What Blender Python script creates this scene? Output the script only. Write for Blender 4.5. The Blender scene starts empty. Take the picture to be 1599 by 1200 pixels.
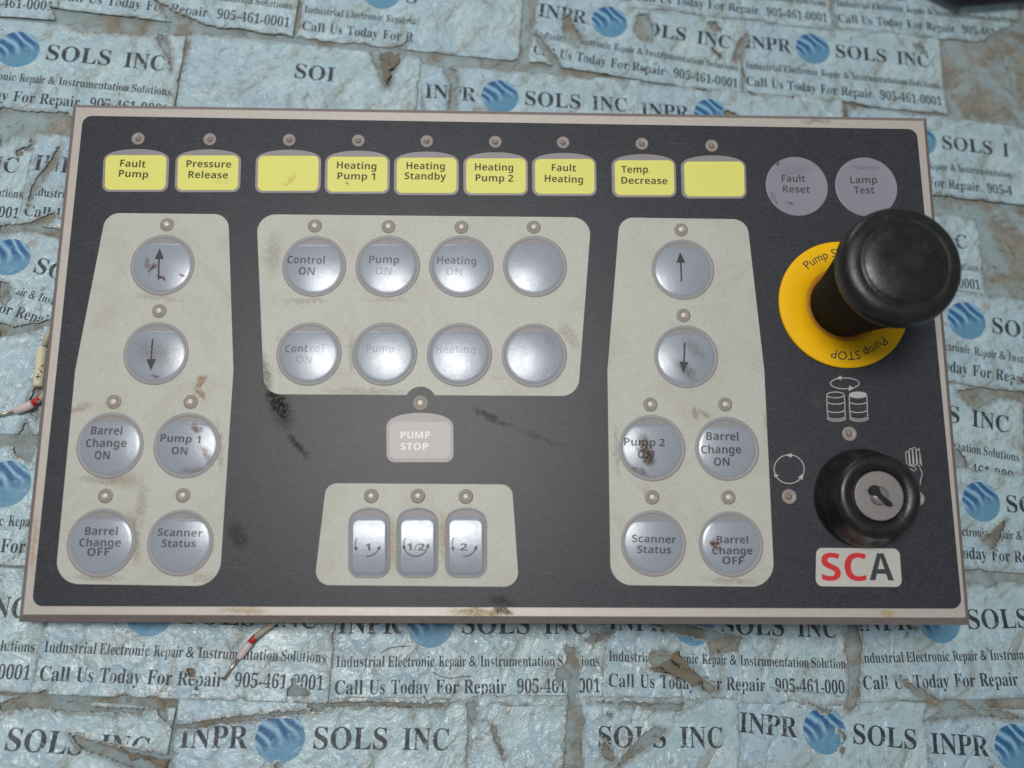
import bpy, bmesh, math, random
from mathutils import Vector, Matrix, noise
random.seed(7)
sc = bpy.context.scene
S = 0.001                                   # geometry is written in millimetres

# ------------------------------------------------------------------ camera
F = 1350.0                                  # focal length in photo pixels (1600 wide)
CP = Vector((-3.555, -83.71, 378.39))       # camera in the panel's own frame (mm)
RP = Matrix(((0.999735, -0.009468, -0.020999), (0.005544, 0.983728, -0.179579), (0.022357, 0.179415, 0.983519)))
TA, TB, TH = 0.09, 0.10, 45.0               # the table falls away under the propped-up panel
n = Vector((TA, TB, 1)).normalized()
ax = Vector((1, 0, 0)); ax = (ax - n * ax.dot(n)).normalized(); ay = n.cross(ax)
RT = Matrix((ax, ay, n))                    # panel frame -> world rotation
ORG = Vector((0, 0, -TH))
def to_world(p): return RT @ (Vector(p) - ORG)
PM = Matrix.Translation(to_world((0, 0, 0)) * S) @ RT.to_4x4()
CW = to_world(CP); RW = RT @ RP
cam = bpy.data.cameras.new('camera'); camo = bpy.data.objects.new('camera', cam); sc.collection.objects.link(camo)
camo.matrix_world = Matrix.Translation(CW * S) @ RW.to_4x4()
cam.sensor_width = 36; cam.lens = F / 1600 * 36; cam.clip_start = 0.01; cam.clip_end = 20
cam.dof.use_dof = True; cam.dof.focus_distance = 0.402; cam.dof.aperture_fstop = 5.0
sc.camera = camo

def P(x, y, z=0.0):                         # photo pixel -> point of the panel frame at height z (mm)
    d = RP @ Vector(((x - 800) / F, -(y - 600) / F, -1))
    return CP + d * ((z - CP.z) / d.z)
def T(x, y, h=0.0):                         # photo pixel -> point of the table (world mm)
    d = RW @ Vector(((x - 800) / F, -(y - 600) / F, -1))
    return CW + d * ((h - CW.z) / d.z)

# ------------------------------------------------------------------ world and lamps
w = bpy.data.worlds.new('World'); sc.world = w; w.use_nodes = True
bg = w.node_tree.nodes['Background']; bg.inputs[0].default_value = (0.86, 0.94, 1.0, 1); bg.inputs[1].default_value = 0.22
def area(name, mirror_px, dist, sx, sy, power, col, roll=0):
    q = P(*mirror_px); d = (q - CP).normalized(); d.z = -d.z
    l = bpy.data.lights.new(name, 'AREA'); l.shape = 'RECTANGLE'; l.size = sx; l.size_y = sy
    l.energy = power; l.color = col
    o = bpy.data.objects.new(name, l); sc.collection.objects.link(o)
    a = to_world(q + d * dist) * S; b = to_world(q) * S
    o.matrix_world = Matrix.Translation(a) @ (a - b).to_track_quat('Z', 'Y').to_matrix().to_4x4() @ Matrix.Rotation(roll, 4, 'Z')
    return o
area('ceiling_lamp', (660, 650), 1150, 0.30, 0.36, 9.4, (1.0, 0.97, 0.93), 0.15)
area('added_far_fill', (250, -1100), 620, 0.5, 0.35, 2.6, (0.93, 0.97, 1.0))  # added fill with no known source, brightens the far side of the table
sc.view_settings.view_transform = 'Standard'; sc.view_settings.look = 'None'
sc.view_settings.exposure = 0.0; sc.view_settings.gamma = 1.0

# ------------------------------------------------------------------ materials
def lin(c):
    return tuple(((v / 255) / 12.92 if v / 255 < 0.04045 else ((v / 255 + 0.055) / 1.055) ** 2.4) for v in c) + (1,)
class NT:
    def __init__(s, name):
        s.m = bpy.data.materials.new(name); s.m.use_nodes = True; s.t = s.m.node_tree
        s.b = s.t.nodes['Principled BSDF']; s.out = s.t.nodes['Material Output']
        s.co = s.t.nodes.new('ShaderNodeTexCoord'); s.dirt = None
    def n(s, k, **kw):
        x = s.t.nodes.new(k)
        for a, v in kw.items():
            if a.startswith('i_'):
                key = a[2:]; key = int(key) if key.isdigit() else key.replace('_', ' ')
                x.inputs[key].default_value = v
            else: setattr(x, a, v)
        return x
    def l(s, a, b): s.t.links.new(a, b)
    def noise(s, scale, detail=4, rough=0.55, dist=0.0, vec=None):
        x = s.n('ShaderNodeTexNoise', i_Scale=scale, i_Detail=detail, i_Roughness=rough, i_Distortion=dist)
        s.l(vec or s.co.outputs['Object'], x.inputs['Vector']); return x.outputs['Fac']
    def ramp(s, fac, a, b, ca=(0, 0, 0, 1), cb=(1, 1, 1, 1)):
        x = s.n('ShaderNodeValToRGB'); x.color_ramp.elements[0].position = a; x.color_ramp.elements[1].position = b
        x.color_ramp.elements[0].color = ca; x.color_ramp.elements[1].color = cb
        s.l(fac, x.inputs[0]); return x.outputs[0]
    def mix(s, fac, a, b, mode='MIX'):
        x = s.n('ShaderNodeMix', data_type='RGBA', blend_type=mode)
        if isinstance(fac, (int, float)): x.inputs[0].default_value = fac
        else: s.l(fac, x.inputs[0])
        for v, i in ((a, 6), (b, 7)):
            if isinstance(v, tuple): x.inputs[i].default_value = v
            else: s.l(v, x.inputs[i])
        return x.outputs[2]
    def math(s, op, a, b=0.0):
        x = s.n('ShaderNodeMath', operation=op)
        for v, i in ((a, 0), (b, 1)):
            if isinstance(v, (int, float)): x.inputs[i].default_value = v
            else: s.l(v, x.inputs[i])
        return x.outputs[0]
    def bump(s, h, strength=0.3, dist=0.0002, prev=None):
        x = s.n('ShaderNodeBump', i_Strength=strength, i_Distance=dist); s.l(h, x.inputs['Height'])
        if prev is not None: s.l(prev, x.inputs['Normal'])
        s.l(x.outputs[0], s.b.inputs['Normal']); return x.outputs[0]
    def base(s, c):
        if isinstance(c, tuple): s.b.inputs['Base Color'].default_value = c
        else: s.l(c, s.b.inputs['Base Color'])
    def set(s, **kw):
        for a, v in kw.items():
            i = s.b.inputs[a.replace('_', ' ')]
            if isinstance(v, (int, float, tuple)): i.default_value = v
            else: s.l(v, i)
    def smudge(s, col, marks):
        # marks: (x0,y0,x1,y1,radius_mm,strength,colour) in photo pixels on the panel; dirt with a shape of its own
        nz = s.n('ShaderNodeTexNoise', i_Scale=260.0, i_Detail=5.0, i_Roughness=0.7); s.l(s.co.outputs['Object'], nz.inputs['Vector'])
        vs = s.n('ShaderNodeVectorMath', operation='SUBTRACT'); s.l(nz.outputs['Color'], vs.inputs[0]); vs.inputs[1].default_value = (0.5, 0.5, 0.5)
        vm = s.n('ShaderNodeVectorMath', operation='SCALE'); s.l(vs.outputs[0], vm.inputs[0]); vm.inputs['Scale'].default_value = 0.007
        va = s.n('ShaderNodeVectorMath', operation='ADD'); s.l(s.co.outputs['Object'], va.inputs[0]); s.l(vm.outputs[0], va.inputs[1])
        for (x0, y0, x1, y1, r, st, c) in marks:
            a = P(x0, y0) * S; b = P(x1, y1) * S; c2 = (a + b) / 2; d = b - a; L = max(d.length, 1e-5)
            mp = s.n('ShaderNodeMapping', vector_type='TEXTURE')
            mp.inputs['Location'].default_value = (c2.x, c2.y, 0)
            mp.inputs['Rotation'].default_value = (0, 0, math.atan2(d.y, d.x))
            mp.inputs['Scale'].default_value = (L / 2 + r * S, r * S, 1.0)
            s.l(va.outputs[0], mp.inputs[0])
            g = s.n('ShaderNodeTexGradient', gradient_type='SPHERICAL'); s.l(mp.outputs[0], g.inputs[0])
            f = s.math('MULTIPLY', s.ramp(g.outputs['Fac'], 0.0, 0.6), s.math('MULTIPLY', s.ramp(s.noise(700.0, 4, 0.75), 0.30, 0.52), min(1.0, st * 1.2)))
            col = s.mix(f, col, lin(c)); s.dirt = f if s.dirt is None else s.math('MAXIMUM', s.dirt, f)
        return col

M = {}
def mk_overlay():
    t = NT('charcoal_overlay')
    c = t.mix(t.ramp(t.noise(1700, 2), 0.32, 0.68), lin((32, 35, 41)), lin((60, 62, 69)))
    c = t.mix(t.math('MULTIPLY', t.ramp(t.noise(70, 8, 0.8, 1.0), 0.5, 0.8), 0.4), c, lin((70, 69, 68)))
    sc_ = t.n('ShaderNodeTexNoise', i_Scale=1.0, i_Detail=3.0); mp = t.n('ShaderNodeMapping'); mp.inputs['Scale'].default_value = (60, 1500, 1); mp.inputs['Rotation'].default_value = (0, 0, 0.5); t.l(t.co.outputs['Object'], mp.inputs[0]); t.l(mp.outputs[0], sc_.inputs['Vector'])
    c = t.mix(t.math('MULTIPLY', t.ramp(sc_.outputs['Fac'], 0.64, 0.70), 0.35), c, lin((92, 91, 90)))
    k = (26, 24, 24)
    c = t.smudge(c, [(420, 590, 448, 668, 6.5, 0.75, (96, 92, 88)), (422, 604, 448, 660, 6.5, 0.55, k), (430, 618, 446, 652, 4.2, 0.75, k), (448, 680, 480, 712, 2.2, 0.6, k),
                     (735, 638, 800, 668, 1.8, 0.42, k), (795, 665, 890, 702, 1.6, 0.2, k), (366, 822, 378, 850, 4.5, 0.38, (34, 32, 30)), (770, 935, 800, 944, 3, 0.4, k),
                     (1270, 620, 1280, 640, 2, 0.2, (95, 92, 90)), (385, 560, 395, 640, 7, 0.25, (98, 96, 92))])
    t.base(c); t.set(Roughness=0.43, Specular_IOR_Level=t.math('MULTIPLY', t.math('SUBTRACT', 1.0, t.dirt), 0.36))
    t.bump(t.noise(2600, 2), 0.25, 0.00008); return t.m
def mk_cream():
    t = NT('cream_print')
    c = t.mix(t.ramp(t.noise(1700, 2), 0.3, 0.7), lin((175, 175, 166)), lin((190, 190, 182)))
    c = t.mix(t.math('MULTIPLY', t.ramp(t.noise(34, 8, 0.78, 0.6), 0.48, 0.72), 0.5), c, lin((160, 153, 132)))
    c = t.mix(t.ramp(t.noise(500, 6, 0.8), 0.70, 0.80), c, lin((140, 118, 90)))
    br = (133, 106, 70); gy = (120, 112, 98)
    c = t.smudge(c, [(306, 612, 318, 590, 2.4, 0.75, br), (312, 612, 318, 620, 1.8, 0.7, br), (112, 642, 140, 634, 2.6, 0.45, br), (168, 745, 215, 752, 5, 0.35, br), (430, 370, 425, 420, 5, 0.35, gy),
                     (408, 560, 418, 610, 4, 0.6, (70, 66, 60)), (770, 590, 790, 592, 1.8, 0.3, (170, 120, 110)), (880, 510, 900, 540, 4, 0.35, gy),
                     (202, 800, 214, 880, 3.2, 0.55, (120, 96, 66)), (1195, 640, 1204, 690, 2, 0.3, br), (1088, 640, 1110, 652, 1.6, 0.65, gy), (1080, 632, 1088, 656, 1.2, 0.6, gy),
                     (500, 610, 640, 614, 2.2, 0.4, (130, 118, 95)), (440, 470, 520, 470, 1.6, 0.35, gy), (560, 470, 650, 470, 1.4, 0.25, gy), (436, 520, 440, 590, 1.8, 0.4, gy), (548, 520, 552, 590, 1.6, 0.4, gy), (120, 750, 200, 752, 2.2, 0.4, gy), (340, 650, 346, 740, 1.8, 0.45, gy), (108, 900, 200, 906, 1.8, 0.4, gy), (962, 660, 966, 750, 1.6, 0.4, gy), (204, 460, 290, 470, 1.8, 0.3, gy), (1090, 905, 1190, 908, 1.4, 0.4, gy), (612, 800, 616, 900, 2, 0.5, (140, 120, 85)), (690, 800, 692, 880, 2, 0.5, (140, 120, 85)),
                     (1010, 760, 1012, 775, 2, 0.35, (150, 120, 105)), (300, 900, 335, 905, 3, 0.3, br), (225, 760, 215, 830, 3.2, 0.35, gy)])
    t.base(c); t.set(Roughness=0.5, Specular_IOR_Level=0.4); t.bump(t.noise(2400, 2), 0.2, 0.00007); return t.m
def mk_silver():
    t = NT('silver_button_film')
    c = t.mix(t.noise(1500, 3), lin((138, 144, 156)), lin((161, 167, 177)))
    rb = (92, 60, 52); gb = (84, 72, 60)
    c = t.smudge(c, [(236, 425, 244, 412, 1.4, 1.0, rb), (247, 432, 262, 436, 1.3, 1.0, rb), (284, 430, 288, 432, 1.3, 1.0, rb), (228, 400, 234, 420, 1.5, 0.5, rb), (235, 588, 248, 590, 0.9, 0.8, (120, 84, 84)),
                     (225, 545, 262, 558, 7, 0.45, (120, 116, 118)), (306, 665, 312, 676, 2.0, 0.8, (112, 100, 90)), (318, 700, 330, 722, 2.2, 0.6, (110, 96, 90)), (285, 735, 320, 735, 2.0, 0.5, (112, 100, 94)),
                     (1002, 686, 1016, 722, 4.0, 0.95, gb), (1014, 712, 1014, 722, 3.0, 0.9, (74, 62, 50)), (985, 730, 1010, 742, 2.0, 0.5, gb), (1060, 570, 1082, 590, 3.5, 0.6, (104, 98, 96)),
                     (1072, 535, 1100, 560, 3.5, 0.4, (118, 112, 110)), (1055, 375, 1090, 378, 1.6, 0.5, gb), (1112, 845, 1122, 856, 1.9, 0.95, (96, 62, 40)), (1212, 256, 1218, 258, 1.0, 0.8, rb),
                     (1232, 318, 1236, 320, 0.9, 0.5, gb), (850, 520, 862, 540, 3.5, 0.3, (120, 116, 118)), (1090, 800, 1130, 800, 1.5, 0.5, gb), (150, 810, 200, 800, 1.5, 0.4, gb)])
    c = t.mix(t.ramp(t.noise(900, 5, 0.75), 0.66, 0.74), c, lin((98, 92, 96)))
    t.base(c); t.set(Metallic=0.10, Roughness=t.ramp(t.noise(160, 5, 0.7), 0.3, 0.75, (0.25,) * 3 + (1,), (0.34,) * 3 + (1,)), Specular_IOR_Level=t.math('MULTIPLY', t.math('SUBTRACT', 1.05, t.dirt), 0.45))
    b = t.bump(t.noise(900, 3), 0.18, 0.0001); t.bump(t.noise(110, 3), 0.25, 0.0003, b); return t.m
def simple(name, col, rough=0.5, metal=0.0, var=12, scale=400, bump=0.15, spec=0.5):
    t = NT(name); a = tuple(max(0, v - var) for v in col); b = tuple(min(255, v + var) for v in col)
    t.base(t.mix(t.noise(scale, 5, 0.65), lin(a), lin(b))); t.set(Roughness=rough, Metallic=metal, Specular_IOR_Level=spec)
    if bump: t.bump(t.noise(scale * 3, 3), bump, 0.0001)
    return t.m
def mk_plate():
    t = NT('plate_metal')
    c = t.mix(t.noise(300, 5, 0.7), lin((176, 169, 162)), lin((198, 191, 183)))
    c = t.mix(t.ramp(t.noise(140, 7, 0.8), 0.62, 0.74), c, lin((150, 126, 96)))
    c = t.smudge(c, [(700, 956, 800, 957, 2.2, 0.9, (128, 112, 70)), (770, 952, 800, 956, 1.8, 1.0, (60, 50, 38)), (340, 953, 420, 955, 2.0, 0.6, (150, 128, 96)), (1380, 957, 1395, 958, 2, 0.7, (176, 150, 100)),
                     (955, 178, 975, 178, 1.4, 0.9, (90, 70, 60)), (635, 171, 690, 172, 1.2, 0.8, (96, 80, 70)), (1255, 190, 1300, 190, 1.4, 0.5, (130, 110, 90)), (48, 900, 58, 800, 1.4, 0.5, (170, 120, 90))])
    t.base(c); t.set(Roughness=0.42, Metallic=0.25); t.bump(t.noise(1200, 3), 0.2, 0.0001); return t.m
def mk_edge():
    t = NT('plate_edge')
    c = t.mix(t.noise(300, 5, 0.7), lin((112, 100, 96)), lin((150, 136, 132)))
    t.base(c); t.set(Roughness=0.6, Metallic=0.1); t.bump(t.noise(900, 3), 0.3, 0.0002); return t.m
def mk_ink(name, col):
    t = NT(name); oi = t.n('ShaderNodeObjectInfo')
    al = t.ramp(t.noise(420, 5, 0.7), 0.30, 0.62)
    al2 = t.math('MINIMUM', t.math('ADD', t.math('MULTIPLY', al, 0.55), 0.62), 1.0)
    t.base(lin(col)); t.set(Roughness=0.55, Alpha=t.math('MULTIPLY', oi.outputs['Alpha'], al2)); return t.m
def mk_yellow():
    t = NT('yellow_window')
    c = t.mix(t.noise(1600, 3), lin((212, 208, 104)), lin((230, 227, 122)))
    c = t.smudge(c, [(452, 283, 460, 276, 1.6, 0.6, (190, 172, 84)), (541, 286, 543, 287, 0.6, 1.0, (90, 50, 40)), (440, 290, 455, 288, 1.3, 0.5, (192, 176, 80)), (330, 285, 360, 284, 1.6, 0.3, (196, 178, 84))])
    t.base(c); t.set(Roughness=0.5); t.bump(t.noise(1500, 2), 0.15, 0.00007); return t.m
M['overlay'] = mk_overlay(); M['cream'] = mk_cream(); M['silver'] = mk_silver(); M['plate'] = mk_plate(); M['edge'] = mk_edge(); M['yellow'] = mk_yellow()
M['rim'] = simple('button_rim_film', (146, 143, 144), 0.5, 0.0, 10, 500)
M['rim_grey'] = simple('window_border_grey', (140, 134, 136), 0.45, 0.1, 8, 700)
M['recess'] = simple('button_recess', (138, 134, 137), 0.5, 0.0, 14, 300)
def mk_flatgrey():
    t = NT('mauve_grey_button')
    c = t.mix(t.noise(900, 5, 0.65), lin((126, 126, 138)), lin((142, 141, 153)))
    c = t.smudge(c, [(1212, 257, 1217, 256, 0.9, 1.0, (50, 46, 48)), (1228, 317, 1238, 320, 0.8, 0.9, (90, 86, 92)), (1330, 262, 1375, 264, 1.6, 0.6, (108, 104, 112)), (1215, 270, 1275, 262, 3.5, 0.35, (112, 108, 116)), (1205, 300, 1212, 325, 2.0, 0.5, (108, 104, 108))])
    t.base(c); t.set(Roughness=0.45); t.bump(t.noise(1200, 3), 0.2, 0.0001); return t.m
M['flatgrey'] = mk_flatgrey()
M['ledring'] = simple('indicator_bezel', (142, 135, 132), 0.5, 0.0, 12, 900)
M['ledring_cream'] = simple('indicator_bezel_on_cream', (136, 133, 125), 0.5, 0.0, 12, 900)  # slightly darker, greener grey bezel for lamps on the cream fields
M['bulb'] = simple('indicator_bulb', (222, 206, 186), 0.12, 0.0, 18, 2500, 0.0)  # cream bulb, its bright central highlight put into the pale colour
M['bulb_dark'] = simple('indicator_bulb_core', (128, 112, 98), 0.15, 0.0, 30, 2500, 0.0)
M['windowcream'] = simple('stop_window_cream', (184, 182, 176), 0.5, 0, 8, 1500)
M['ink'] = mk_ink('black_ink', (54, 52, 56)); M['ink_green'] = mk_ink('label_ink', (64, 66, 22)); M['ink_white'] = simple('white_ink', (236, 234, 228), 0.5, 0, 3, 900, 0)
M['ink_red'] = simple('red_ink', (196, 36, 42), 0.5, 0, 6, 900, 0); M['ink_char'] = simple('charcoal_ink', (52, 54, 60), 0.5, 0, 4, 900, 0)
M['print_grey'] = simple('pale_print', (176, 172, 170), 0.5, 0, 8, 900, 0)
M['logo'] = simple('logo_plate_white', (186, 184, 178), 0.5, 0, 6, 900)
def mk_rubber():
    t = NT('black_rubber')
    c = t.mix(t.noise(160, 6, 0.7), lin((12, 12, 12)), lin((26, 25, 24)))
    c = t.mix(t.math('MULTIPLY', t.ramp(t.noise(220, 9, 0.85, 0.6), 0.52, 0.72), 0.8), c, lin((56, 51, 47)))
    c = t.mix(t.ramp(t.noise(1500, 2, 0.6), 0.70, 0.76), c, lin((110, 104, 98)))
    t.base(c); t.set(Roughness=t.ramp(t.noise(140, 5), 0.3, 0.7, (0.24,) * 3 + (1,), (0.48,) * 3 + (1,)))
    b = t.bump(t.noise(1200, 3), 0.45, 0.0002); return t.m
M['rubber'] = mk_rubber()
M['stem'] = simple('worn_matte_stem', (30, 28, 26), 0.8, 0, 12, 260, 0.4, 0.12)
M['stopyellow'] = simple('signal_yellow', (240, 184, 2), 0.55, 0, 8, 250, 0.15, 0.2)
M['stopyellow_shade'] = simple('signal_yellow_collar_shade', (178, 116, 14), 0.5, 0, 16, 250)  # collar in the ring recess, its shadow put into a darker yellow
M['blackplastic'] = simple('black_plastic', (34, 32, 33), 0.4, 0, 8, 300, 0.2)
def mk_lock():
    t = NT('brushed_lock_face')
    c = t.mix(t.noise(900, 6, 0.8), lin((120, 116, 116)), lin((172, 167, 165)))
    t.base(c); t.set(Metallic=0.8, Roughness=0.42); t.bump(t.noise(1500, 4, 0.8), 0.35, 0.0002); return t.m
M['lock'] = mk_lock(); M['chrome'] = simple('lock_core_metal', (190, 184, 182), 0.22, 0.9, 12, 900); M['slot'] = simple('keyhole_black', (10, 9, 9), 0.7, 0, 3, 900, 0)
M['housing'] = simple('housing_dark_steel', (70, 68, 66), 0.6, 0.2, 10, 200)

# paper
def mk_sticker():
    t = NT('pale_blue_sticker_film'); o = t.co.outputs['Object']
    c = t.mix(t.ramp(t.noise(60, 6, 0.65, 1.0), 0.3, 0.7), lin((158, 184, 193)), lin((186, 208, 215)))
    c = t.mix(t.ramp(t.noise(16, 5, 0.6, 0.8), 0.42, 0.72), c, lin((162, 188, 206)))
    c = t.mix(t.ramp(t.noise(24, 8, 0.75, 2.0), 0.50, 0.68), c, lin((150, 157, 150)))
    c = t.mix(t.math('MULTIPLY', t.ramp(t.noise(130, 8, 0.8, 1.5), 0.52, 0.68), 0.65), c, lin((138, 140, 128)))
    c = t.mix(t.math('MULTIPLY', t.ramp(t.noise(26, 9, 0.85, 4.0), 0.545, 0.60), 0.55), c, lin((122, 116, 98)))
    c = t.mix(t.math('MULTIPLY', t.ramp(t.noise(48, 6, 0.7, 1.0), 0.60, 0.70), 0.6), c, lin((196, 212, 216)))
    c = t.mix(t.ramp(t.noise(75, 9, 0.85, 3.0), 0.66, 0.72), c, lin((96, 92, 78)))
    c = t.mix(t.math('MULTIPLY', t.ramp(t.noise(400, 6, 0.8), 0.62, 0.70), 0.6), c, lin((206, 220, 222)))
    at = t.n('ShaderNodeAttribute', attribute_name='torn')
    c = t.mix(t.math('MULTIPLY', t.math('MULTIPLY', at.outputs['Fac'], t.ramp(t.noise(420, 6, 0.8), 0.30, 0.6)), 0.9), c, lin((112, 102, 84)))
    cn = t.noise(55, 3, 0.6, 1.6); cr = t.ramp(t.math('ABSOLUTE', t.math('SUBTRACT', cn, 0.5)), 0.0, 0.012, (1, 1, 1, 1), (0, 0, 0, 1))
    cm = t.math('MULTIPLY', cr, t.ramp(t.noise(38, 5, 0.7), 0.50, 0.60)); c = t.mix(t.math('MULTIPLY', cm, 0.7), c, lin((84, 80, 68)))
    t.base(c)
    t.set(Roughness=t.ramp(t.noise(60, 6, 0.7), 0.35, 0.7, (0.14,) * 3 + (1,), (0.40,) * 3 + (1,)), Specular_IOR_Level=0.5)
    v = t.n('ShaderNodeTexVoronoi', feature='DISTANCE_TO_EDGE', i_Scale=42.0)
    nz = t.n('ShaderNodeTexNoise', i_Scale=60.0, i_Detail=4.0); t.l(o, nz.inputs['Vector'])
    mx = t.n('ShaderNodeMix', data_type='VECTOR'); mx.inputs[0].default_value = 0.03; t.l(o, mx.inputs[4]); t.l(nz.outputs['Color'], mx.inputs[5]); t.l(mx.outputs[1], v.inputs['Vector'])
    b = t.bump(t.ramp(v.outputs['Distance'], 0.0, 0.12), 0.55, 0.0010)
    b = t.bump(t.noise(90, 4, 0.6, 1.5), 0.5, 0.0022, b); b = t.bump(t.noise(260, 5, 0.7, 0.5), 0.35, 0.0008, b)
    return t.m
M['sticker'] = mk_sticker()
def mk_sink():
    t = NT('sticker_black_ink')
    al = t.ramp(t.noise(150, 7, 0.78, 0.8), 0.375, 0.45)
    t.base(t.mix(t.noise(300, 4), lin((26, 32, 42)), lin((62, 72, 82)))); t.set(Roughness=0.4, Alpha=t.math('MULTIPLY', al, 0.96)); 
    t.bump(t.noise(150, 6, 0.7, 1.0), 0.6, 0.0014); return t.m
M['sink'] = mk_sink()
def mk_globe():
    t = NT('blue_swirl_emblem')
    wv = t.n('ShaderNodeTexWave', wave_type='BANDS', bands_direction='DIAGONAL', i_Scale=2.0, i_Distortion=5.5, i_Detail=0.6, i_Detail_Scale=0.9); t.l(t.co.outputs['UV'], wv.inputs['Vector'])
    g = t.n('ShaderNodeSeparateXYZ'); t.l(t.co.outputs['UV'], g.inputs[0])
    up = t.ramp(t.math('ADD', t.math('ADD', 0.16, t.math('MULTIPLY', g.outputs['Y'], 0.8)), t.math('MULTIPLY', g.outputs['X'], -0.35)), -0.0, 0.22)
    c = t.mix(t.math('MULTIPLY', up, t.ramp(wv.outputs['Fac'], 0.45, 0.6)), lin((92, 142, 172)), lin((46, 92, 142)))
    c = t.mix(t.math('MULTIPLY', up, t.ramp(wv.outputs['Fac'], 0.05, 0.2, (1, 1, 1, 1), (0, 0, 0, 1))), c, lin((138, 180, 204)))
    c = t.mix(t.ramp(t.noise(300, 6, 0.75), 0.58, 0.68), c, lin((128, 168, 184)))
    al = t.ramp(t.noise(110, 7, 0.75, 0.8), 0.30, 0.36)
    t.base(c); t.set(Roughness=0.35, Alpha=al); t.bump(t.noise(150, 6, 0.7, 1.0), 0.6, 0.0014); return t.m
M['globe'] = mk_globe()
def mk_residue():
    t = NT('torn_paper_residue')
    c = t.mix(t.ramp(t.noise(90, 8, 0.75, 1.0), 0.35, 0.65), lin((120, 116, 104)), lin((158, 156, 146)))
    c = t.mix(t.ramp(t.noise(35, 6, 0.7, 1.0), 0.44, 0.56), c, lin((152, 170, 174)))
    c = t.mix(t.ramp(t.noise(140, 8, 0.8, 2.0), 0.56, 0.66), c, lin((90, 80, 62)))
    c = t.mix(t.ramp(t.noise(300, 5, 0.8), 0.66, 0.74), c, lin((196, 200, 198)))
    t.base(c); t.set(Roughness=0.6)
    b = t.bump(t.noise(120, 8, 0.75, 1.0), 0.9, 0.002); t.bump(t.noise(900, 4), 0.5, 0.0004, b); return t.m
M['residue'] = mk_residue()
M['kraft'] = simple('brown_paper_backing', (112, 104, 90), 0.75, 0, 22, 150, 0.6)

# ------------------------------------------------------------------ object helpers
col = sc.collection
panel = bpy.data.objects.new('control_panel', None); col.objects.link(panel); panel.matrix_world = PM; panel.empty_display_size = 0.05
panel['label'] = 'industrial control panel with charcoal face, cream button fields and rows of round silver keys'
panel['category'] = 'control panel'
def mesh(name, vs, fs, mat, parent=None, smooth=False, scale=S, alpha=1.0, label=None):
    me = bpy.data.meshes.new(name); me.from_pydata([(v[0] * scale, v[1] * scale, v[2] * scale) for v in vs], [], fs)
    me.validate(); me.materials.append(mat)
    if smooth: me.polygons.foreach_set('use_smooth', [True] * len(me.polygons))
    o = bpy.data.objects.new(name, me); col.objects.link(o); o.color = (1, 1, 1, alpha)
    if parent is not None: o.parent = parent
    if label: o['label'] = label
    return o
def dup(o, parent, loc):                    # a copied part with copies of its sub-parts
    c = o.copy(); col.objects.link(c); c.parent = parent; c.location = loc
    for ch in o.children:
        d = ch.copy(); col.objects.link(d); d.parent = c
    return c
def offset_poly(p, d):                      # inward offset of a counter-clockwise polygon
    r = []; N = len(p)
    for i in range(N):
        a, b, c = p[i - 1], p[i], p[(i + 1) % N]
        e1 = (b - a).normalized(); e2 = (c - b).normalized()
        n1 = Vector((-e1.y, e1.x)); n2 = Vector((-e2.y, e2.x)); m = n1 + n2
        if m.length < 1e-6: m = n1
        m.normalize(); r.append(b + m * (d / max(0.35, m.dot(n1))))
    return r
def ccw(p):
    a = sum(p[i - 1].x * p[i].y - p[i].x * p[i - 1].y for i in range(len(p)))
    return p if a > 0 else p[::-1]
def fillet(pts, radii, seg=8):
    pts = [Vector((q.x, q.y)) for q in pts]; out = []; N = len(pts)
    for i in range(N):
        a, b, c = pts[i - 1], pts[i], pts[(i + 1) % N]; r = radii[i] if isinstance(radii, (list, tuple)) else radii
        u = (a - b).normalized(); v = (c - b).normalized(); ang = u.angle(v)
        if r <= 0 or ang > math.pi - 0.03: out.append(b); continue
        t = min(r / math.tan(ang / 2), (a - b).length * .49, (c - b).length * .49); r = t * math.tan(ang / 2)
        ce = b + (u + v).normalized() * (r / math.sin(ang / 2)); s0 = b + u * t - ce; s1 = b + v * t - ce
        for k in range(seg + 1):
            q = s0.lerp(s1, k / seg); out.append(ce + q.normalized() * r)
    return ccw(out)
def prism_data(p, z0, z1, bev=0.0):
    N = len(p); vs = [(q.x, q.y, z0) for q in p] + [(q.x, q.y, z1 - bev) for q in p]; fs = []
    for i in range(N): j = (i + 1) % N; fs.append((i, j, N + j, N + i))
    top = N
    if bev > 0:
        q2 = offset_poly(p, bev); vs += [(q.x, q.y, z1) for q in q2]
        for i in range(N): j = (i + 1) % N; fs.append((N + i, N + j, 2 * N + j, 2 * N + i))
        top = 2 * N
    fs.append(tuple(range(top, top + N))); return vs, fs
def prism(name, p, z0, z1, mat, parent, bev=0.0, **kw):
    vs, fs = prism_data(p, z0, z1, bev); return mesh(name, vs, fs, mat, parent, **kw)
def lathe(name, prof, mat, parent, c=(0, 0), seg=64, smooth=True, cap=True, **kw):
    vs = []; fs = []
    for (r, z) in prof:
        for k in range(seg):
            a = 2 * math.pi * k / seg; vs.append((c[0] + r * math.cos(a), c[1] + r * math.sin(a), z))
    for i in range(len(prof) - 1):
        for k in range(seg):
            j = (k + 1) % seg; fs.append((i * seg + k, i * seg + j, (i + 1) * seg + j, (i + 1) * seg + k))
    if cap: fs.append(tuple(range((len(prof) - 1) * seg, len(prof) * seg)))
    return mesh(name, vs, fs, mat, parent, smooth=smooth, **kw)
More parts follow.
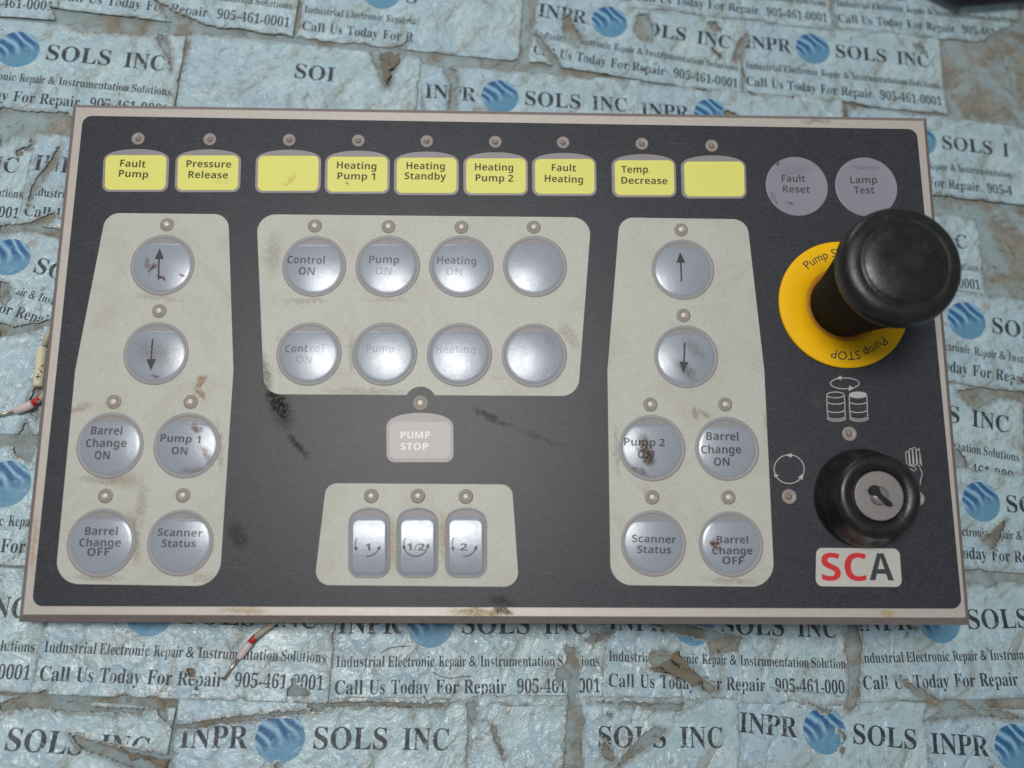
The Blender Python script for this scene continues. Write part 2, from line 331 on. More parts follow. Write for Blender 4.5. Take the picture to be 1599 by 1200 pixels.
def stroke_data(pts, wd, z, vs, fs, closed=False):
    pts = [Vector((p[0], p[1])) for p in pts]; N = len(pts); b = len(vs)
    for i in range(N):
        a = pts[i - 1] if (i > 0 or closed) else pts[i]; c = pts[(i + 1) % N] if (i < N - 1 or closed) else pts[i]
        d = (c - a).normalized(); m = Vector((-d.y, d.x)) * wd / 2
        q, r = pts[i] - m, pts[i] + m; vs += [(q.x, q.y, z), (r.x, r.y, z)]
    for i in range(N if closed else N - 1):
        j = (i + 1) % N; fs.append((b + 2 * i, b + 2 * j, b + 2 * j + 1, b + 2 * i + 1))

# text as flat print
GC = {}
def conv(s, style):
    r = ''
    for ch in s:
        if style == 'serif':
            o = 0x1D400, 0x1D41A, 0x1D7CE
        elif style == 'sans':
            o = 0x1D5D4, 0x1D5EE, 0x1D7EC
        else: r += ch; continue
        if 'A' <= ch <= 'Z': r += chr(o[0] + ord(ch) - 65)
        elif 'a' <= ch <= 'z': r += chr(o[1] + ord(ch) - 97)
        elif '0' <= ch <= '9': r += chr(o[2] + ord(ch) - 48)
        else: r += ch
    return r
def glyphs(s, style, off=0.0):
    k = (s, style, off)
    if k in GC: return GC[k]
    d = bpy.data.curves.new('lettering', 'FONT'); d.body = conv(s, style); d.resolution_u = 3; d.offset = off
    o = bpy.data.objects.new('lettering', d); me = bpy.data.meshes.new_from_object(o)
    bm = bmesh.new(); bm.from_mesh(me); bmesh.ops.triangulate(bm, faces=bm.faces)
    vs = [v.co.copy() for v in bm.verts]; bm.verts.index_update(); fs = [tuple(v.index for v in f.verts) for f in bm.faces]; bm.free()
    bpy.data.objects.remove(o); bpy.data.curves.remove(d); bpy.data.meshes.remove(me)
    if vs:
        x0 = min(v.x for v in vs); x1 = max(v.x for v in vs)
    else: x0, x1 = 0, 1
    GC[k] = ([(v.x - x0, v.y) for v in vs], fs, x1 - x0); return GC[k]
CAPS = {st: max(v[1] for v in glyphs('H', st)[0]) for st in ('serif', 'sans', 'plain')}
def text_data(s, style, x0, x1, y0, cap, z, y1=None, off=0.0):
    g, fs, wd = glyphs(s, style, off); y1 = y0 if y1 is None else y1
    a = P(x0, y0, z); b = P(x1, y1, z); e = (b - a); sx = e.length / wd; e.normalize(); u = Vector((-e.y, e.x, 0))
    sy = (P(x0, y0 - cap * (0.9 if cap < 20 else 1), z) - a).length / CAPS[style]
    return [tuple(a + e * (x * sx) + u * (y * sy)) for x, y in g], fs
def text(lines, z, parent, mat, style='sans', name='lettering', alpha=1.0, off=0.0):
    vs = []; fs = []
    for ln in lines:
        v, f = text_data(ln[0], style, *ln[1:5], z, *(ln[5:6]), off=off); b = len(vs); vs += v; fs += [tuple(i + b for i in q) for q in f]
    return mesh(name, vs, fs, mat, parent, alpha=alpha)

# ------------------------------------------------------------------ table top
def fbm(x, y, sc_, seed, oct=4): return noise.fractal(Vector((x * sc_ + seed * 13.7, y * sc_ - seed * 7.3, seed * 3.1)), 0.9, 2.1, oct)
def table_h(x, y): return 0.55 * fbm(x, y, 0.02, 3, 3) + 0.22 * fbm(x, y, 0.11, 5, 3)
nx, ny = 300, 240; X0, X1, Y0, Y1 = -420, 420, -320, 420
vs = []; fs = []
for j in range(ny + 1):
    for i in range(nx + 1):
        x = X0 + (X1 - X0) * i / nx; y = Y0 + (Y1 - Y0) * j / ny
        vs.append((x, y, table_h(x, y) + 0.25 * fbm(x, y, 0.25, 9, 3) - 0.5))
for j in range(ny):
    for i in range(nx):
        a = j * (nx + 1) + i; fs.append((a, a + 1, a + nx + 2, a + nx + 1))
tt = mesh('table_top', vs, fs, M['residue'], None, smooth=True); tt['kind'] = 'structure'

# tears seen in the photo (photo pixels), cut through the stickers down to older layers
TEARS = [
 [(578, 84), (596, 80), (628, 70), (640, 62), (622, 88), (607, 140), (600, 138), (590, 112)],
 [(832, 48), (846, 60), (870, 92), (880, 110), (868, 106), (846, 76)],
 [(878, 30), (890, 24), (896, 40), (908, 60), (902, 74), (884, 64)],
 [(996, 24), (1010, 22), (1020, 44), (1018, 66), (1000, 62), (990, 48)],
 [(245, 52), (258, 58), (266, 82), (268, 112), (262, 90), (250, 72)],
 [(240, 0), (275, 20), (330, 44), (400, 50), (395, 62), (300, 50), (262, 32)], [(80, 12), (150, 34), (245, 50), (230, 58), (130, 50), (88, 34)],
 [(1145, 95), (1150, 72), (1166, 50), (1168, 62), (1158, 90)],
 [(95, 226), (92, 250), (60, 292), (42, 330), (50, 290), (78, 252)],
 [(0, 352), (40, 350), (85, 332), (88, 340), (50, 362), (0, 366)],
 [(0, 168), (40, 174), (108, 176), (108, 196), (60, 190), (0, 200)], [(0, 205), (20, 206), (14, 222), (0, 228)],
 [(108, 1145), (150, 1158), (262, 1180), (264, 1206), (220, 1206), (170, 1184), (128, 1170)],
 [(262, 1136), (330, 1124), (430, 1113), (535, 1106), (430, 1120), (330, 1134), (300, 1139)],
 [(0, 1100), (30, 1088), (80, 1078), (60, 1090), (110, 1096), (150, 1104), (230, 1108), (220, 1114), (120, 1112), (60, 1106), (0, 1110)],
 [(240, 1092), (262, 1110), (262, 1132), (250, 1118)],
 [(885, 1010), (897, 1010), (905, 1040), (900, 1100), (892, 1150), (894, 1206), (878, 1206), (884, 1140), (888, 1080)],
 [(728, 1098), (742, 1096), (746, 1120), (738, 1128), (730, 1122)], [(765, 1130), (775, 1136), (788, 1184), (782, 1180)],
 [(1012, 1022), (1030, 1014), (1062, 1030), (1120, 1078), (1108, 1082), (1066, 1060), (1018, 1046)],
 [(912, 1002), (930, 990), (960, 984), (955, 992), (930, 1006)],
 [(1325, 975), (1338, 976), (1346, 1010), (1342, 1060), (1338, 1106), (1322, 1108), (1326, 1050), (1320, 1010)],
 [(1252, 1094), (1262, 1098), (1300, 1112), (1290, 1114)],
 [(1398, 1056), (1430, 1072), (1480, 1102), (1560, 1110), (1599, 1122), (1580, 1124), (1520, 1116), (1484, 1122), (1440, 1126), (1470, 1110), (1430, 1086)],
 [(1480, 64), (1520, 70), (1600, 30), (1660, 30), (1660, 190), (1599, 192), (1540, 186), (1490, 180), (1484, 130)],
 [(60, 560), (58, 600), (48, 622), (40, 640), (60, 655), (66, 610)], [(24, 690), (40, 660), (60, 690), (50, 720), (30, 716), (20, 702)],
 [(0, 440), (14, 444), (18, 470), (6, 478), (0, 470)], [(0, 515), (40, 508), (80, 500), (80, 508), (40, 520), (0, 526)],
 [(1560, 400), (1585, 380), (1599, 396), (1599, 430), (1580, 440), (1560, 450), (1540, 440)],
 [(1492, 612), (1530, 606), (1599, 612), (1599, 628), (1560, 622), (1520, 640)], [(1530, 842), (1550, 830), (1570, 812), (1560, 840), (1548, 862)],
 [(980, 960), (1030, 964), (1110, 986), (1160, 996), (1150, 1014), (1110, 1024), (1105, 1000), (1060, 990)],
 [(690, 100), (712, 110), (716, 135), (712, 170), (700, 172), (704, 130), (694, 116)], [(480, 1100), (560, 1096), (700, 1100), (690, 1105), (560, 1103), (480, 1106)],
 [(920, 1096), (1010, 1098), (1066, 1098), (1062, 1110), (1010, 1104)], [(940, 1150), (956, 1172), (960, 1190), (940, 1180)], [(1000, 1150), (1020, 1136), (1040, 1140), (1020, 1160), (1004, 1172), (960, 1200), (972, 1182)],
]
TW = []
for p in TEARS:
    q = [T(*a) for a in p]; xs = [v.x for v in q]; ys = [v.y for v in q]
    TW.append(([(v.x, v.y) for v in q], (min(xs), max(xs), min(ys), max(ys))))
def tear_dist(x, y):                        # signed distance (mm) to the nearest tear, negative inside
    best = 9.0
    for poly, (a, b, c, d) in TW:
        if x < a - 4 or x > b + 4 or y < c - 4 or y > d + 4: continue
        ins = False; dm = 99.0; N = len(poly)
        for i in range(N):
            x1, y1 = poly[i - 1]; x2, y2 = poly[i]
            if (y1 > y) != (y2 > y) and x < (x2 - x1) * (y - y1) / (y2 - y1) + x1: ins = not ins
            dx, dy = x2 - x1, y2 - y1; t = max(0, min(1, ((x - x1) * dx + (y - y1) * dy) / (dx * dx + dy * dy + 1e-9)))
            dm = min(dm, math.hypot(x - x1 - t * dx, y - y1 - t * dy))
        best = min(best, -dm if ins else dm)
    return best

# stickers: one layout in local pixels (the bottom line of print is 445 long), scaled onto the table
def build_template():
    tri = []
    def add(s, x0, x1, yb, cap):
        g, fs, wd = glyphs(s, 'serif'); sx = (x1 - x0) / wd; sy = cap / CAPS['serif']
        pv = [(x0 + x * sx, yb + y * sy) for x, y in g]
        st = [(pv[a], pv[b], pv[c]) for a, b, c in fs]
        while st:
            a, b, c = st.pop(); l = [math.dist(a, b), math.dist(b, c), math.dist(c, a)]; k = l.index(max(l))
            if l[k] < 7.0: tri.append((a, b, c)); continue
            if k == 0: m = ((a[0] + b[0]) / 2, (a[1] + b[1]) / 2); st += [(a, m, c), (m, b, c)]
            elif k == 1: m = ((b[0] + c[0]) / 2, (b[1] + c[1]) / 2); st += [(a, b, m), (a, m, c)]
            else: m = ((a[0] + c[0]) / 2, (a[1] + c[1]) / 2); st += [(a, b, m), (m, b, c)]
    add('INPR', 0, 105, 96, 33); add('SOLS', 208, 325, 96, 33); add('INC', 350, 425, 96, 33)
    xs = 0
    for wd_, a, b in (('Industrial', 0, 80), ('Electronic', 85, 163), ('Repair', 170, 216), ('&', 221, 234), ('Instrumentation', 240, 368), ('Solutions', 373, 445)):
        add(wd_, a, b, 43, 17)
    for wd_, a, b in (('Call', 0, 46), ('Us', 56, 82), ('Today', 92, 156), ('For', 166, 205), ('Repair', 213, 285), ('905-461-0001', 303, 445)):
        add(wd_, a, b, 0, 22)
    return tri
TPL = build_template()
def make_sticker(i, label, p1, l1, p2, l2, box=(-9, 456, -21, 176), text_x=(-99, 999), layer=None, text_y=-99):
    a = T(*p1); b = T(*p2); la, lb = complex(*l1), complex(*l2)
    q = (complex(b.x, b.y) - complex(a.x, a.y)) / (lb - la); u = 119 / 445
    q = q / abs(q) * (abs(q) * 0.5 + u * 0.5)
    mid = (la + lb) / 2; mw = (complex(a.x, a.y) + complex(b.x, b.y)) / 2; off = mw - q * mid
    def W(x, y): c = q * complex(x, y) + off; return c.real, c.imag
    lay = (0.15 + 0.16 * (i % 6)) if layer is None else layer
    rt = random.Random(i); s1 = rt.random() * 50
    def field(wx, wy):                       # (torn amount, lift)
        nz = fbm(wx, wy, 0.045, s1, 5); j = 0.9 * fbm(wx, wy, 0.5, s1 + 3, 3)
        d = (0.84 - nz) * 22
        d = min(d, tear_dist(wx, wy)) + j
        return d
    x0, x1, y0, y1 = box; cell = 2.6; nx = int((x1 - x0) / cell); ny = int((y1 - y0) / cell)
    vs = []; D = []
    for jy in range(ny + 1):
        for ix in range(nx + 1):
            x = x0 + (x1 - x0) * ix / nx; y = y0 + (y1 - y0) * jy / ny
            e = min(x - x0, x1 - x, y - y0, y1 - y)
            wx, wy = W(x, y)
            if e < 8: 
                ed = 2.6 * fbm(wx, wy, 0.09, s1 + 9, 5) + 0.5
                d = min(field(wx, wy), e * 0.27 + ed * 1.2)
            else: d = field(wx, wy)
            D.append(d); lift = math.exp(-max(0, d) / 1.3) * (0.25 + 0.9 * max(0, fbm(wx, wy, 0.03, s1 + 20, 2)))
            vs.append((wx, wy, table_h(wx, wy) + lay + lift))
    fs = []; N1 = nx + 1
    for jy in range(ny):
        for ix in range(nx):
            k = jy * N1 + ix
            for t3 in ((k, k + 1, k + N1 + 1), (k, k + N1 + 1, k + N1)):
                if sum(D[v] for v in t3) > 0: fs.append(t3)
    used = sorted({v for f in fs for v in f}); mp = {v: n_ for n_, v in enumerate(used)}
    cx, cy = W((x0 + x1) / 2, (y0 + y1) / 2)
    o = bpy.data.objects.new('company_sticker', None); col.objects.link(o); o.location = (cx * S, cy * S, 0); o.empty_display_size = 0.02
    o['label'] = label; o['category'] = 'sticker'; o['group'] = 'peeling company stickers covering the table'
    def shift(L): return [(v[0] - cx, v[1] - cy, v[2]) for v in L]
    f_ = mesh('paper', shift([vs[v] for v in used]), [tuple(mp[v] for v in f) for f in fs], M['sticker'], o, smooth=True)
    at = f_.data.attributes.new('torn', 'FLOAT', 'POINT'); at.data.foreach_set('value', [max(0.0, min(1.0, 1 - D[v] / 2.6)) for v in used])
    sm = f_.modifiers.new('thickness', 'SOLIDIFY'); sm.thickness = 0.00012; sm.offset = -1
    def hgt(wx, wy, x, y):
        fx = (x - x0) / (x1 - x0) * nx; fy = (y - y0) / (y1 - y0) * ny; ix = min(nx - 1, max(0, int(fx))); iy = min(ny - 1, max(0, int(fy))); fx -= ix; fy -= iy; k = iy * N1 + ix
        if fx > fy: z = vs[k][2] + (vs[k + 1][2] - vs[k][2]) * fx + (vs[k + N1 + 1][2] - vs[k + 1][2]) * fy; d = min(D[k], D[k + 1], D[k + N1 + 1])
        else: z = vs[k][2] + (vs[k + N1][2] - vs[k][2]) * fy + (vs[k + N1 + 1][2] - vs[k + N1][2]) * fx; d = min(D[k], D[k + N1], D[k + N1 + 1])
        return z + 0.07, d
    tv = []; tf = []
    for t3 in TPL:
        if not (text_x[0] <= t3[0][0] <= text_x[1]) or t3[0][1] < text_y: continue
        pts = []; ok = True
        for (x, y) in t3:
            if not (x0 <= x <= x1 and y0 <= y <= y1): ok = False; break
            wx, wy = W(x, y); z, d = hgt(wx, wy, x, y)
            if d < 0.1: ok = False; break
            pts.append((wx, wy, z))
        if ok: b_ = len(tv); tv += pts; tf.append((b_, b_ + 1, b_ + 2))
    if tf: mesh('lettering', shift(tv), tf, M['sink'], o, smooth=True)
    # emblem disc
    gv = []; gf = []; uv = []; R = 39; st = 3.25
    for iy in range(-12, 12):
        for ix in range(-12, 12):
            quad = []
            for dx, dy in ((0, 0), (1, 0), (1, 1), (0, 1)):
                x = (ix + dx) * st; y = (iy + dy) * st; r = math.hypot(x, y)
                if r > R: x, y = x * R / r, y * R / r
                quad.append((x, y))
            if math.hypot((ix + .5) * st, (iy + .5) * st) > R + 1: continue
            pts = []; ok = True
            for (x, y) in quad:
                X, Y = 155 + x, 112 + y
                if not (x0 <= X <= x1 and text_x[0] <= X <= text_x[1]): ok = False; break
                wx, wy = W(X, Y); z, d = hgt(wx, wy, X, Y)
                if d < 0.1: ok = False; break
                pts.append((wx, wy, z))
            if ok: b_ = len(gv); gv += pts; gf.append((b_, b_ + 1, b_ + 2, b_ + 3)); uv += [(x / R * .5 , y / R * .5) for x, y in quad]
    if gf:
        g = mesh('emblem', shift(gv), gf, M['globe'], o, smooth=True); ul = g.data.uv_layers.new(name='UVMap')
        if len(ul.data) == len(uv):
            for k_, u_ in enumerate(uv): ul.data[k_].uv = u_
    return o
L = (0, 0); Rr = (445, 0)
ST = [
 ('top row sticker beside the dark cable, its phone number running to the photo edge', (1314, 35), L, (1589, 60), Rr),
 ('sticker above the panel right corner whose emblem and all three printed lines show', (1167, 134), L, (1470, 166), Rr),
 ('scraped first word sticker with blue emblem, left of the fully legible one', (841, 26), (0, 96), (1151, 138), Rr),
 ('sticker at the top edge showing only a phone line, above the scraped word sticker', (995, 2), L, (1289, 35), Rr),
 ('top left sticker reading for repair and phone number, just above a torn seam', (227, 17), (167, 0), (451, 44), (442, 0)),
 ('sticker in the top left corner showing only the end of a phone number', (-285, -8), L, (77, 19), (442, 0)),
 ('sticker at the top edge whose repair line is torn away after its first letter', (473, 47), L, (648, 66), (235, 0)),
 ('sticker above the left end of the panel with blue emblem and full company name end', (69, 93), (208, 96), (258, 111), (425, 96)),
 ('mostly bare sticker above the panel with only three capital letters left', (460, 122), (208, 96), (552, 132), (325, 96)),
 ('sticker touching the middle of the panel top edge with its blue emblem uncovered', (821, 165), (208, 96), (906, 171), (325, 96)),
 ('sticker almost hidden behind the panel top edge, showing letter tops and half an emblem', (1003, 183), (0, 96), (1110, 191), (155, 96)),
 ('sticker right of the panel upper corner with part of an emblem and long lines', (1472, 234), (208, 96), (1549, 243), (325, 96)),
 ('sticker at the left edge beside the yellow windows showing one large letter C', (-355, 312), L, (20, 341), Rr),
 ('sticker left of the panel beside the creased tear, only its line beginnings showing', (40, 338), L, (415, 366), Rr),
 ('sticker at the left edge beside the up arrow key with a full blue emblem', (12, 414), (155, 96), (50, 425), (208, 96)),
 ('sticker at the left edge below the wire tip, beside the barrel change keys', (0, 863), (167, 0), (275, 874), (442, 0)),
 ('sticker at the lower left edge whose letters end beside the panel corner', (-410, 1048), L, (42, 1062), Rr),
 ('sticker under the wire below the panel with complete repair line and phone number', (60, 1063), L, (503, 1078), (442, 0)),
 ('sticker below the panel middle with faded letters and two thin fibres lying on it', (522, 1085), L, (938, 1082), Rr),
 ('sticker below the right key field cut by a brown triangular tear', (955, 1073), L, (1326, 1084), Rr),
 ('sticker below the logo plate corner with its blue emblem at the panel corner', (1341, 1037), (0, 43), (1515, 982), (208, 96)),
 ('sticker in the bottom left corner showing four capital letters above a brown tear', (8, 1172), (208, 96), (128, 1180), (325, 96)),
 ('sticker at the bottom edge with the largest emblem and nearly whole company name', (278, 1168), (0, 96), (703, 1172), (425, 96)),
 ('sticker at the bottom edge right of the dark vertical crack, its first letters torn', (935, 1167), (208, 96), (1128, 1168), (425, 96)),
 ('sticker at the bottom edge below the glossy brown seam with a chipped emblem', (1158, 1144), (0, 96), (1429, 1171), (325, 96)),
 ('sticker in the bottom right corner with an emblem cut by the photo edge', (1454, 1177), (0, 96), (1546, 1182), (105, 96)),
 ('sticker at the right edge beside the mushroom knob showing one letter C', (1240, 428), L, (1520, 452), Rr),
 ('sticker right of the yellow ring with a full blue emblem beside the panel edge', (1508, 512), (155, 96), (1583, 599), (248, 0)),
 ('sticker right of the barrel symbols showing the company name end and phone number end', (1516, 665), (350, 96), (1593, 758), Rr),
 ('sticker right of the key switch with an emblem touching the panel edge', (1533, 797), (155, 96), (1572, 800), (208, 96)),
 ('sticker at the right edge with nearly bare surface above the bottom row', (1599, 612), (445, 0), (1330, 590), (0, 0)),
 ('bare pale sticker at the bottom edge left of the dark vertical crack', (735, 1166), (0, 96), (880, 1167), (150, 96)),
 ('bare pale sticker at the left edge beside the cream wire marker', (-60, 556), (0, 96), (60, 562), (128, 96)),
 ('bare pale sticker behind the third yellow window, above the panel edge', (640, 150), (0, 96), (790, 166), (190, 96)),
]
SKIP = {30}
for i, s in enumerate(ST):
    if i in SKIP: continue
    a, b = Vector(s[2] if 0 else s[1]), Vector(s[3])
    kw = {}
    if i == 8: kw = dict(text_x=(200, 285), text_y=80)
    if i == 10: kw = dict(text_x=(-9, 200))
    if i == 11: kw = dict(text_x=(-9, 362))
    if i == 24: kw = dict(text_y=80)
    if i == 6: kw = dict(text_x=(-9, 230))
    if i == 26: kw = dict(text_x=(395, 999))
    if i in (23,): kw = dict(text_x=(205, 999), box=(180, 456, -21, 176))
    if i == 31: kw = dict(text_x=(998, 999), box=(-8, 160, -21, 176))
    if i == 32: kw = dict(text_x=(998, 999), box=(-9, 150, -40, 150), layer=0.1)
    if i == 33: kw = dict(text_x=(998, 999), box=(-20, 88, -21, 176), layer=0.1)
    make_sticker(i, s[0], s[1], s[2], s[3], s[4], **kw)

# curled backing-paper flaps beside the big tears
def flap(label, pts, lift):
    q = [T(*p) for p in pts]; c = sum(q, Vector()) / len(q); k = 14; vs = []; fs = []
    a, b, d = q[0], q[1], q[2]
    for i in range(k + 1):
        for j in range(k + 1 - i):
            u, v = i / k, j / k; p = a * (1 - u - v) + b * u + d * v
            p = p + Vector((noise.noise(Vector((p.x * .35, p.y * .35, 1))), noise.noise(Vector((p.x * .35, p.y * .35, 8))), 0)) * 3.0
            z = table_h(p.x, p.y) + 1.0 + lift * (v ** 2) + 0.3 * noise.noise(Vector((p.x * .2, p.y * .2, 5)))
            vs.append((p.x - c.x, p.y - c.y, z))
    idx = {}; n_ = 0
    for i in range(k + 1):
        for j in range(k + 1 - i): idx[i, j] = n_; n_ += 1
    for i in range(k):
        for j in range(k - i):
            fs.append((idx[i, j], idx[i + 1, j], idx[i, j + 1]))
            if i + j < k - 1: fs.append((idx[i + 1, j], idx[i + 1, j + 1], idx[i, j + 1]))
    o = mesh('paper_flap', vs, fs, M['kraft'], None, smooth=True); o.location = (c.x * S, c.y * S, 0); o['label'] = label; o['category'] = 'paper flap'
    m = o.modifiers.new('thickness', 'SOLIDIFY'); m.thickness = 0.0002
    return o
flap('small brown triangular paper flap hanging above the third yellow window', [(592, 84), (625, 88), (604, 136)], 2.5)
flap('brown paper flap folded over below the right key field', [(1062, 1022), (1108, 1078), (1014, 1044)], 1.5)
flap('long brown flap peeled at the bottom left beside four capital letters', [(130, 1152), (262, 1190), (266, 1206)], 2.0)

# ------------------------------------------------------------------ the panel: plate, overlay, fields
pc = [P(*q) for q in ((119, 168), (1443, 189), (1509, 965), (36, 960))]
pc = ccw([Vector((q.x, q.y)) for q in pc])
o1 = offset_poly(pc, -3.4)
prism('front_plate', pc, -1.0, 0.0, M['plate'], panel)
vs = [(q.x, q.y, -0.15) for q in offset_poly(pc, -0.02)] + [(q.x, q.y, -3.8) for q in o1] + [(q.x, q.y, -5.2) for q in o1] + [(q.x, q.y, -5.2) for q in offset_poly(pc, 6)]
fs = [(k * 4 + i, (k + 1) * 4 + i, (k + 1) * 4 + (i + 1) % 4, k * 4 + (i + 1) % 4) for k in range(3) for i in range(4)]
mesh('plate_edge', vs, fs, M['edge'], panel)
prism('back_housing', offset_poly(pc, 9), -17, -5.2, M['housing'], panel)
ov = fillet([P(*q) for q in ((130, 181), (1432, 202), (1503, 951), (50, 947))], 4.3)
prism('face_overlay', ov, 0.0, 0.2, M['overlay'], panel, bev=0.05)
Z1 = 0.26
def pf(pts, r): return fillet([P(*q) for q in pts], r)
fields = [
 ('cream field behind the left arrow and barrel keys', [(166, 333), (357, 335), (365, 578), (343, 916), (86, 912), (118, 578)], [7, 7, 0, 10, 10, 3]),
 ('cream field behind the two rows of centre keys', [(401, 335), (924, 340), (903, 619), (413, 616)], [8, 8, 8, 8]),
 ('cream field behind the right arrow and barrel keys', [(968, 340), (1167, 343), (1194, 580), (1210, 917), (954, 914), (949, 580)], [7, 7, 2, 10, 9, 3]),
 ('small cream field behind the three rectangular keys', [(510, 755), (800, 757), (811, 917), (491, 914)], [5, 5, 6, 6])]
for lb, p, r in fields: prism('key_field', pf(p, r), 0.2, Z1, M['cream'], panel, bev=0.02, label=lb)
c = P(657, 628, Z1)
prism('indicator_surround', [Vector((c.x + 6.9 * math.cos(a * math.pi / 24), c.y + 6.9 * math.sin(a * math.pi / 24))) for a in range(48)], 0.2, Z1 + 0.03, M['overlay'], panel)

# indicator lamps
def make_led(on_cream):
    m = M['ledring_cream'] if on_cream else M['ledring']
    pr = [(3.2, 0), (3.1, 0.12), (2.8, 0.3), (2.3, 0.4), (1.8, 0.3), (1.35, 0.1)] if on_cream else [(3.05, 0), (3.0, 0.3), (2.8, 0.5), (2.2, 0.45), (1.6, 0.25), (1.2, 0.1)]
    o = lathe('indicator_lamp', pr, m, None, seg=28)
    h = 0.1 if on_cream else 0.08; r = 1.3 if on_cream else 1.25
    lathe('bulb', [(r, h), (r * .95, h + .35), (r * .8, h + .62), (r * .5, h + .85), (r * .2, h + .93)], M['bulb'] if on_cream else M['bulb_dark'], o, seg=18)
    return o
led_a = make_led(True); led_b = make_led(False); first = {True: led_a, False: led_b}; used = set()
def led(x, y, cream, z=None, sc_=1.0):
    z = (Z1 if cream else 0.2) if z is None else z; q = P(x, y, z)
    if cream not in used: used.add(cream); o = first[cream]; o.parent = panel; o.location = q * S
    else: o = dup(first[cream], panel, q * S)
    o.scale = (sc_, sc_, sc_)
for x, y in ((216, 217), (328, 218), (452, 219), (560, 220), (667, 221), (774, 222), (880, 223), (1003, 225), (1112, 228)): led(x, y, False)
for x, y in ((261, 351), (249, 486), (178, 628), (298, 628), (165, 775), (286, 774), (492, 353), (607, 354), (721, 355), (834, 355), (580, 775), (653, 775), (728, 776),
             (1064, 359), (1068, 493), (1016, 632), (1133, 632), (1019, 777), (1138, 777)): led(x, y, True)
led(657, 630, True, Z1 + 0.03, 1.12)
for x, y in ((1327, 678), (1233, 776), (1433, 779)): led(x, y, False, None, 1.08)

# round keys
def button(x, y, r_px, lines, alpha=0.9, chord=True, arrow=None, label=None, faint=None):
    alpha *= 0.85
    c = P(x, y, Z1); R = (P(x + r_px, y, Z1) - c).length
    pr = [(R, 0.0), (R * .99, .20), (R * .965, .34), (R * .935, .36), (R * .905, .26), (R * .89, .1)]
    Rd = R * 0.885; ch = R * 0.70 if chord else 99; seg = 96; rings = 9; vs = []; fs = []
    def zz(px_, py_): return Z1 + 0.18 + (Rd * Rd - px_ * px_ - py_ * py_) / (2 * 92.0)
    vs.append((c.x, c.y, zz(0, 0)))
    def bound(a):
        s = math.sin(a); r = Rd
        if s > 0.05: r = (r ** -22 + (ch / s) ** -22) ** (-1 / 22)
        return r
    for k in range(1, rings + 1):
        for j in range(seg):
            a = 2 * math.pi * j / seg; r = bound(a) * k / rings; vs.append((c.x + r * math.cos(a), c.y + r * math.sin(a), zz(r * math.cos(a), r * math.sin(a))))
    for j in range(seg):
        a = 2 * math.pi * j / seg; r = bound(a) * 1.012; vs.append((c.x + r * math.cos(a), c.y + r * math.sin(a), Z1 + 0.1))
    for j in range(seg): fs.append((0, 1 + j, 1 + (j + 1) % seg))
    for k in range(rings):
        for j in range(seg):
            a = 1 + k * seg; fs.append((a + j, a + seg + j, a + seg + (j + 1) % seg, a + (j + 1) % seg))
    o = mesh('round_key', vs, fs, M['silver'], panel, smooth=True, label=label)
    lathe('key_rim', pr, M['rim'], o, c=(c.x, c.y), seg=64, cap=False)
    lathe('key_recess', [(R * .93, Z1 * 0 + 0.0), (R * .93, 0.06)], M['recess'], o, c=(c.x, c.y), seg=48, smooth=False).location.z = Z1 * S
    for ch_ in o.children:
        if ch_.name.startswith('key_rim'): ch_.location.z = Z1 * S
    zt = Z1 + 0.18 + Rd * Rd / 184
    if lines:
        t = text(lines, 0, o, M['ink'], alpha=alpha); drape(t, c, zz)
    if faint:
        t = text(faint, 0, o, M['ink'], alpha=alpha * 0.4, name='faded_lettering'); drape(t, c, zz)
    if arrow:
        tip, tail, bx = arrow; v = []; f = []
        a = P(*tip); b = P(*tail); d = (b - a).normalized(); hl = 5.2
        stroke_data([a + d * hl * k for k in (0.9,)] + [a.lerp(b, t_) for t_ in (.5, .75, 1)], 0.75, 0, v, f)
        m = Vector((-d.y, d.x, 0)) * 2.1; e = a + d * hl; k = len(v); v += [tuple(a), tuple(e + m), tuple(e - m)]; f.append((k, k + 1, k + 2))
        t = mesh('arrow_print', v, f, M['ink'], o, alpha=0.95); drape(t, c, zz)
    return o
def drape(t, c, zz):                        # lay flat print on the domed key
    bm = bmesh.new(); bm.from_mesh(t.data)
    es = [e for e in bm.edges if e.calc_length() > 0.002]
    if es: bmesh.ops.subdivide_edges(bm, edges=es, cuts=2); bmesh.ops.triangulate(bm, faces=bm.faces)
    for v in bm.verts: v.co.z = (zz(v.co.x / S - c.x, v.co.y / S - c.y) + 0.035) * S
    bm.to_mesh(t.data); bm.free()
B = button
B(254, 414, 50, None, arrow=((251, 389), (249, 438), 0), label='left up arrow key with reddish brown stains')
B(244, 552, 51, None, arrow=((237, 580), (240, 531), 0), label='left down arrow key with grey smears')
B(172, 696, 52.5, [('Barrel', 143, 192, 679, 14, 680), ('Change', 135, 199, 699, 14, 699), ('ON', 149, 173, 718, 14, 718)], 0.75, label='left barrel change on key')
B(292, 696, 52, [('Pump 1', 251, 314, 690, 13, 693), ('ON', 269, 294, 710, 13, 711)], 0.75, label='pump 1 on key, its number worn off under a grey stain')
B(158.5, 848, 54, [('Barrel', 134, 185, 836, 14, 836), ('Change', 125, 190, 854, 14, 854), ('OFF', 138, 173, 869, 14, 868)], 0.75, label='left barrel change off key')
B(282, 848, 52, [('Scanner', 247, 317, 837, 13, 839), ('Status', 254, 307, 855, 13, 855)], 0.75, label='left scanner status key')
B(491, 416, 50, [('Control', 449, 508, 412, 13, 414), ('ON', 467, 492, 430, 13, 431)], 0.62, label='upper control on key')
B(606, 416, 50.5, [('Pump', 577, 624, 412, 13, 413)], 0.55, faint=[('ON', 587, 612, 430, 13, 431)], label='upper pump on key with faded second line')
